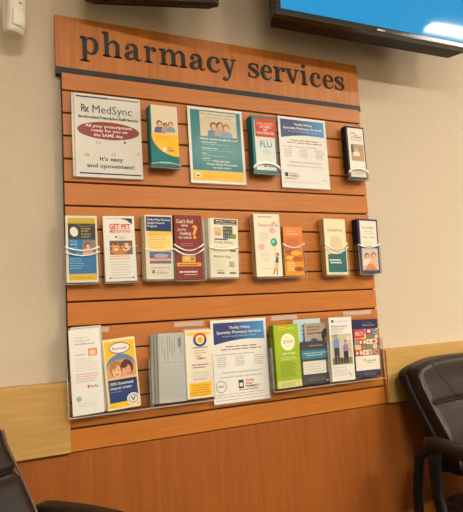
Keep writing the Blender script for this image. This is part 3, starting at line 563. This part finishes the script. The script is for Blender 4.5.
def dY(p):
    p.t('Your Health', .42, .76, .925, .945, (150, 160, 190)).t('Resources', .38, .86, .885, .908, (190, 196, 214), .01)
    C6 = [(200, 60, 44), (226, 160, 60), (52, 90, 150), (226, 214, 196), (90, 150, 120), (206, 120, 90), (236, 196, 80), (120, 150, 190), (214, 84, 60), (190, 200, 180), (240, 226, 200), (150, 90, 70)]
    r = random.Random(4); k = 0
    for j in range(5):
        x = .02
        while x < .96:
            e = min(x+r.uniform(.13, .26), .98)
            p.rect(x, .38+j*.092, e, .465+j*.092, C6[k*5 % 12], 1, 'photo').ell((x+e)/2, .42+j*.092, (e-x)*.3, .028, C6[(k*7+3) % 12], 2, 'photo', 10); x = e+.008; k += 1
    p.rect(.02, .68, .42, .83, (196, 56, 44), 4, 'photo').t('HEALTH', .06, .38, .72, .79, (236, 200, 190), .02, 7).ell(.86, .77, .11, .06, (40, 70, 140), 4, 'photo').ring(.86, .77, .07, .04, .02, WHITE, 6)
    p.rect(.02, .115, .98, .365, (228, 222, 206), 2).ell(.38, .29, .05, .028, (226, 170, 60), 3).t('WELLNESS', .46, .82, .262, .29, (90, 90, 110), .02).bars(.45, .80, .235, 1, .02, .01, GREY).bars(.3, .8, .06, 2, .03, .011, (110, 120, 160), 3, centre=True)
leaflet('Y', 'brochure', 'navy brochure with colourful photo collage, rightmost of the bottom row', 'brochure', cY, -.042, (34, 42, 78), dY)
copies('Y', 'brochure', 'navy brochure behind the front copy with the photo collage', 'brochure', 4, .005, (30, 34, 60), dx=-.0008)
bpy.data.objects.remove(_fo)
# ------------------------------------------------------------------ clear acrylic holders
def gz(i): return Z0-(i-1)*.0762
def pocket(key, label, rim_z, scoop, groove, double=False, margin=.004, rw=.0024):
    """single brochure pocket: back plate hooked in a groove, two sides, bottom, front with a scooped (or arched) top edge"""
    b, wd, ht, roll, Y = PLACED[key]; hw = wd/2+margin; yf = Y-.0032; zb = b.z-.004; cx = b.x
    t = thing('brochure_holder', label, 'holder', (cx, 0, zb-.002), group=None)
    L = lambda y: y
    top = gz(groove)-.006-(zb-.002)
    MB().box(-hw, hw, -.0022, -.0004, 0, top).ob('back_panel', ACRYL, t)
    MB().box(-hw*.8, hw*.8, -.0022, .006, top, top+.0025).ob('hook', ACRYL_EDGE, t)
    MB().box(-hw, hw, yf, -.0022, 0, .0022).ob('base', ACRYL, t)
    n = 16; fz = []
    for i in range(n+1):
        u = -1+2*i/n
        fz.append((u*hw, rim_z*ht + (scoop*(u*u) if scoop > 0 else -scoop*math.sqrt(max(0, 1-u*u*.94)) ) ))
    pts = [(-hw, 0), (hw, 0)] + fz[::-1]
    MB().prism(pts, yf-.0018, yf).ob('front_panel', ACRYL, t)
    sh = fz[0][1]
    for s in (-1, 1): MB().box(min(s*hw, s*hw-s*.0015), max(s*hw, s*hw-s*.0015), yf, -.0022, .0022, sh).ob('side_panel', ACRYL, t)
    MB().tube([(x, yf-.0012, z) for x, z in fz], rw, 6).ob('front_rim', RIM_GLINT, t, True)  # glint along the lip, put in as a white tube
    if double: MB().tube([(x, yf-.0030, z-.016) for x, z in fz], rw*.9, 6).ob('front_ridge', RIM_GLINT, t, True)  # added white line for a second glint below the lip
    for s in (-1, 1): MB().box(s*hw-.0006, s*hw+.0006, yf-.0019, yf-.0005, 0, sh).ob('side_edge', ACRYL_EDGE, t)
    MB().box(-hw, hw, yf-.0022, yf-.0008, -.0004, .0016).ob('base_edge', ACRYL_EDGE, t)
pocket('B', 'clear pocket holding the teal and yellow brochures', .04, -.010, 3, rw=.0008)
pocket('D', 'clear pocket with arched lip holding the brochures reading FLU', .075, -.026, 3, rw=.0050)
pocket('F', 'clear pocket with arched lip holding the navy pharmacist brochures', .10, -.024, 3, rw=.0046)
pocket('G', 'clear pocket with double rim holding the blue brochure with the pill', .50, .012, 8, True)
pocket('H', 'clear pocket holding the GET PET MEDICATIONS brochures', .55, .004, 8, rw=.0005)
pocket('I', 'clear pocket holding the cream Rewards Program brochures', .46, .008, 8, rw=.0014)
pocket('J', 'clear pocket with double rim holding the maroon question mark brochures', .47, .022, 8, True)
pocket('K', 'clear pocket holding the cream Mobile App brochures', .50, .008, 8)
pocket('L', 'clear pocket holding the cream balloon brochures', .03, .002, 8, rw=.0005)
pocket('M', 'clear pocket holding the small orange pill brochures', .60, .016, 8, margin=.006)
pocket('N', 'clear pocket holding the cream and dark teal brochures', .47, .026, 8, True, rw=.0018)
pocket('O', 'clear pocket holding the navy brochures with two women', .50, .012, 8, rw=.0022)
def sign_holder(key, label, side=0):
    b, wd, ht, roll, Y = PLACED[key]; hw = wd/2+.002
    t = thing('sign_holder', label, 'holder', (b.x, 0, b.z-.003), (0, roll, 0))
    MB().box(-hw-side, hw, Y+.0016, -.0006, 0, ht+.003).ob('back_panel', ACRYL, t)
    MB().box(-hw-side, hw, Y-.0042, Y-.0027, 0, ht+.002).ob('front_panel', SHEETACR, t)
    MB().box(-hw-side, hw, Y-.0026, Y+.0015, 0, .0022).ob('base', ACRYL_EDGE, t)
    if side: MB().box(-hw-side, -hw, Y-.0040, Y+.0015, .003, ht).ob('side_edge', mat((196, 190, 172), .3, 'acrylic_fold', .5), t)
sign_holder('A', 'clear acrylic sign holder around the poster headed MedSync', .007)
sign_holder('C', 'clear acrylic sign holder around the teal poster')
sign_holder('E', 'clear acrylic sign holder around the blue-headed poster in the top row')
sign_holder('T', 'clear acrylic sign holder around the blue-headed poster in the bottom row')
def tray(label, x0, x1, tabs, h=.15, yf=-.054):
    zb = Z0-40.36*IN
    t = thing('brochure_tray', label, 'holder', ((x0+x1)/2, 0, zb-.002)); hw = (x1-x0)/2
    top = gz(11)-.006-zb
    MB().box(-hw, hw, -.0024, -.0004, 0, top).ob('back_panel', ACRYL, t)
    MB().box(-hw, hw, yf, -.0024, 0, .002).ob('base', ACRYL, t)
    MB().box(-hw, hw, yf-.0022, yf, 0, h*.9).ob('front_panel', ACRYL, t)
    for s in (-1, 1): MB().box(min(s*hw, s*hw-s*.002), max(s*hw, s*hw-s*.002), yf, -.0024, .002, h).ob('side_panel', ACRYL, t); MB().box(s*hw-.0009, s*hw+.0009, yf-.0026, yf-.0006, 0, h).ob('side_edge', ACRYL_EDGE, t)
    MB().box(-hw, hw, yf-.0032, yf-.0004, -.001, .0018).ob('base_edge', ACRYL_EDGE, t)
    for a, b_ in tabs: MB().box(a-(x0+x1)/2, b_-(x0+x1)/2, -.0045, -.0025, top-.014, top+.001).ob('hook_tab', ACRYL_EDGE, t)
X = lambda px, py, Y=-.05: at(px, py, Y).x
tray('clear two-pocket tray under the tall white leaflet and yellow brochure', X(71, 417)-.008, X(150.5, 404), [(X(76, 328, -.004), X(109, 327, -.004))])
tray('clear two-pocket tray under the grey flyers and the leaflet with round badge', X(152.5, 404), X(214.5, 397), [(X(174, 323, -.004), X(203, 321, -.004))])
tray('clear two-pocket tray under the lime green and slate grey brochures', X(273.5, 390), X(330.5, 382)-.004, [(X(271, 317, -.004), X(297, 315, -.004))])
tray('clear two-pocket tray under the Diabetes Support and collage brochures', X(331.3, 382)-.003, X(383, 375)+.006, [(X(343, 312, -.004), X(371, 310.5, -.004))])
# ------------------------------------------------------------------ televisions
def television(name, label, BL, BR, Hh, screen, tilt, depth=.10, bz=.024):
    d = BR-BL; wd = d.length; rz = math.atan2(d.y, d.x)
    t = thing(name, label, 'television', BL, (0, 0, rz)); t.rotation_euler = (tilt, 0, rz)
    b = MB()
    b.box(0, wd, 0, .03, 0, bz).box(0, wd, 0, .03, Hh-bz, Hh).box(0, bz, 0, .03, bz, Hh-bz).box(wd-bz, wd, 0, .03, bz, Hh-bz)
    b.ob('bezel', TVBLACK, t, bevel=.004)
    MB().box(bz, wd-bz, .006, .02, bz, Hh-bz).ob('screen', screen, t)
    b = MB(); b.loft([[(.004, .031, .004), (wd-.004, .031, .004), (wd-.004, .031, Hh-.004), (.004, .031, Hh-.004)], [(.03, depth, .004), (wd-.03, depth, .004), (wd-.03, depth, Hh-.05), (.03, depth, Hh-.05)], [(wd*.2, depth+.03, .08), (wd*.8, depth+.03, .08), (wd*.8, depth+.03, Hh-.12), (wd*.2, depth+.03, Hh-.12)]])
    b.ob('back_shell', TVBACK, t)
    MB().box(wd/2-.05, wd/2+.05, depth+.03, depth+.055, Hh/2-.08, Hh/2+.08).ob('mount_plate', TVBACK, t)
    return t, wd
A_, B_ = at(275.5, 13, -.20), at(472, 50.6, -.222); B_.z = A_.z
SCR = emit('blue_screen', lin((0, 148, 208)), 1.0)
tv, tw = television('television', 'wall-mounted television with bright blue screen above the slatwall', A_, B_, .52, SCR, math.radians(3))
MB().box(tw*.475, tw*.515, -.0006, 0, .007, .013).ob('maker_plate', mat((220, 220, 220), .4), tv)
A2, B2 = at(84, -4, -.0995), at(219.5, 2.6, -.205); A2.z = B2.z
PALE = emit('pale_screen', lin((196, 200, 180)), .8)
television('monitor', 'small monitor with pale screen cut off by the top edge', A2, B2, .30, PALE, 0, .045, .011)
# ------------------------------------------------------------------ motion sensor
sp_ = at(15, 35, -.050)
ms = thing('motion_sensor', 'white plastic motion sensor mounted high on the tan wall', 'sensor', (sp_.x, sp_.y, sp_.z), (math.radians(0), 0, math.radians(34)))
sw, sh_ = .062, .145
MB().rbox(sw, .014, sh_, .005, 6, None, (0, .013, sh_/2)).ob('base_plate', PLASTIC, ms, True)
def sens(p):
    k = max(0, 1-(p.z/sh_)**1.0)
    y = p.y - .014*math.cos(p.x/sw*math.pi*.9) if p.y < 0 else p.y
    if p.z < .045 and p.y < .01: y += (.045-p.z)*.25
    return Vector((p.x, y, p.z))
MB().rbox(sw*.98, .026, sh_*.97, .009, 10, sens, (0, .0, sh_/2)).ob('front_shell', PLASTIC, ms, True)
MB().rbox(sw*.72, .01, .05, .004, 8, lambda p: Vector((p.x, p.y-.014*math.cos(p.x/sw*math.pi*.9)+max(0, .045-p.z)*.25, p.z)), (0, -.0125, .045)).ob('lens', LENS, ms, True)
MB().box(-.004, .004, -.029, -.025, .092, .095).ob('indicator', mat((70, 60, 50), .4), ms)
b = MB().tube([(0, .016, sh_*.5), (.02, .04, sh_*.53), (.045, .075, sh_*.55)], .012, 10)
b.ob('swivel_bracket', PLASTIC, ms, True)
# ------------------------------------------------------------------ chairs
def back_y(z):
    """front face of the backrest, local y, over height"""
    P = [(.55, .135), (.62, .13), (.70, .155), (.80, .215), (.88, .25), (.97, .275)]
    for (a, ya), (c, yc) in zip(P, P[1:]):
        if z <= c: return ya+(yc-ya)*(z-a)/(c-a)
    return P[-1][1]
def make_chair(label, loc, rz):
    t = thing('waiting_chair', label, 'chair', loc, (0, 0, rz), 'brown leather waiting chairs')
    HW = .262
    def wb(p):
        u = p.x/HW; top = 1 if p.z > .80 else 0
        z = p.z - .006 - (.026*u**4+.008*u*u)*max(0, (p.z-.80)/.155)
        narrow = 1-.10*max(0, (.80-p.z)/.25)**1.3
        return Vector((p.x*narrow, p.y + back_y(p.z) - .035*u*u, z))
    def wc(p):
        q = wb(p)
        if p.y < .03: q.y += .013*math.exp(-((p.z-.800)/.007)**2)
        return q
    MB().rbox(HW*2, .085, .390, .026, 38, wc, (0, .042, .758)).ob('backrest', LEATHER, t, True)
    MB().tube([wb(Vector((-.235+.47*i/16, .008, .800))) for i in range(17)], .0035, 6).ob('seam', SHELL, t, True)
    MB().rbox(HW*2+.026, .06, .375, .02, 12, wb, (0, .088, .752)).ob('back_shell', SHELL, t, True)
    for s in (-1, 1):
        pts = []
        for i in range(15):
            z = .925-.33*i/14; q = wb(Vector((s*(HW-.004), .006, z))); pts.append(q)
        MB().tube(pts, .0032, 6).ob('piping', PIPING, t, True)
        sm = [wb(Vector((s*(.175-.085*(i/10)**1.4), -.0005, .955-.155*i/10))) for i in range(1, 11)]
        MB().tube(sm, .0016, 5).ob('seam', SHELL, t, True)
    def ws(p):
        u = p.x/.26; return Vector((p.x, p.y, p.z - .012*u*u - (.03*max(0, (-p.y-.12)/.14)**2 if p.y < -.12 else 0)))
    MB().rbox(.52, .50, .115, .045, 12, ws, (0, -.03, .425)).ob('seat', LEATHER, t, True)
    MB().box(-.22, .22, -.23, .17, .335, .37).ob('seat_pan', SHELL, t, bevel=.006)
    MB().box(-.05, .05, .12, .20, .36, .62).ob('back_bracket', SHELL, t, bevel=.006)
    for s in (-1, 1):
        def wa(p):
            f = (.175-p.y)/.40
            return Vector((p.x + s*.0, p.y, p.z - .055*max(0, f)**2.2))
        MB().rbox(.062, .40, .046, .022, 10, wa, (s*.308, -.025, .678)).ob('arm_pad', LEATHER, t, True)
        MB().tube([(s*.308, .135, .668), (s*.308, .150, .60), (s*.308, .148, .50), (s*.308, .125, .42), (s*.305, .06, .365), (s*.27, -.04, .345), (s*.215, -.10, .345)], .016, 10, 1.5).ob('arm_post', FRAME, t, True)
        MB().tube([(s*.292, -.21, .64), (s*.292, -.235, .58), (s*.292, -.24, .45), (s*.292, -.25, .2), (s*.292, -.27, .0)], .016, 10, 1.2).ob('leg', FRAME, t, True)
        MB().tube([(s*.312, .160, .665), (s*.312, .215, .62), (s*.312, .240, .50), (s*.312, .250, .30), (s*.312, .262, .15), (s*.312, .275, .0)], .016, 10, 1.2).ob('leg', FRAME, t, True)
    return t
make_chair('brown leather chair against the wall below the right end of the rail', (1.472, -.40, 0), 0)
make_chair('brown leather chair cut off at the lower left corner', (-.172, -.50, 0), math.radians(50))
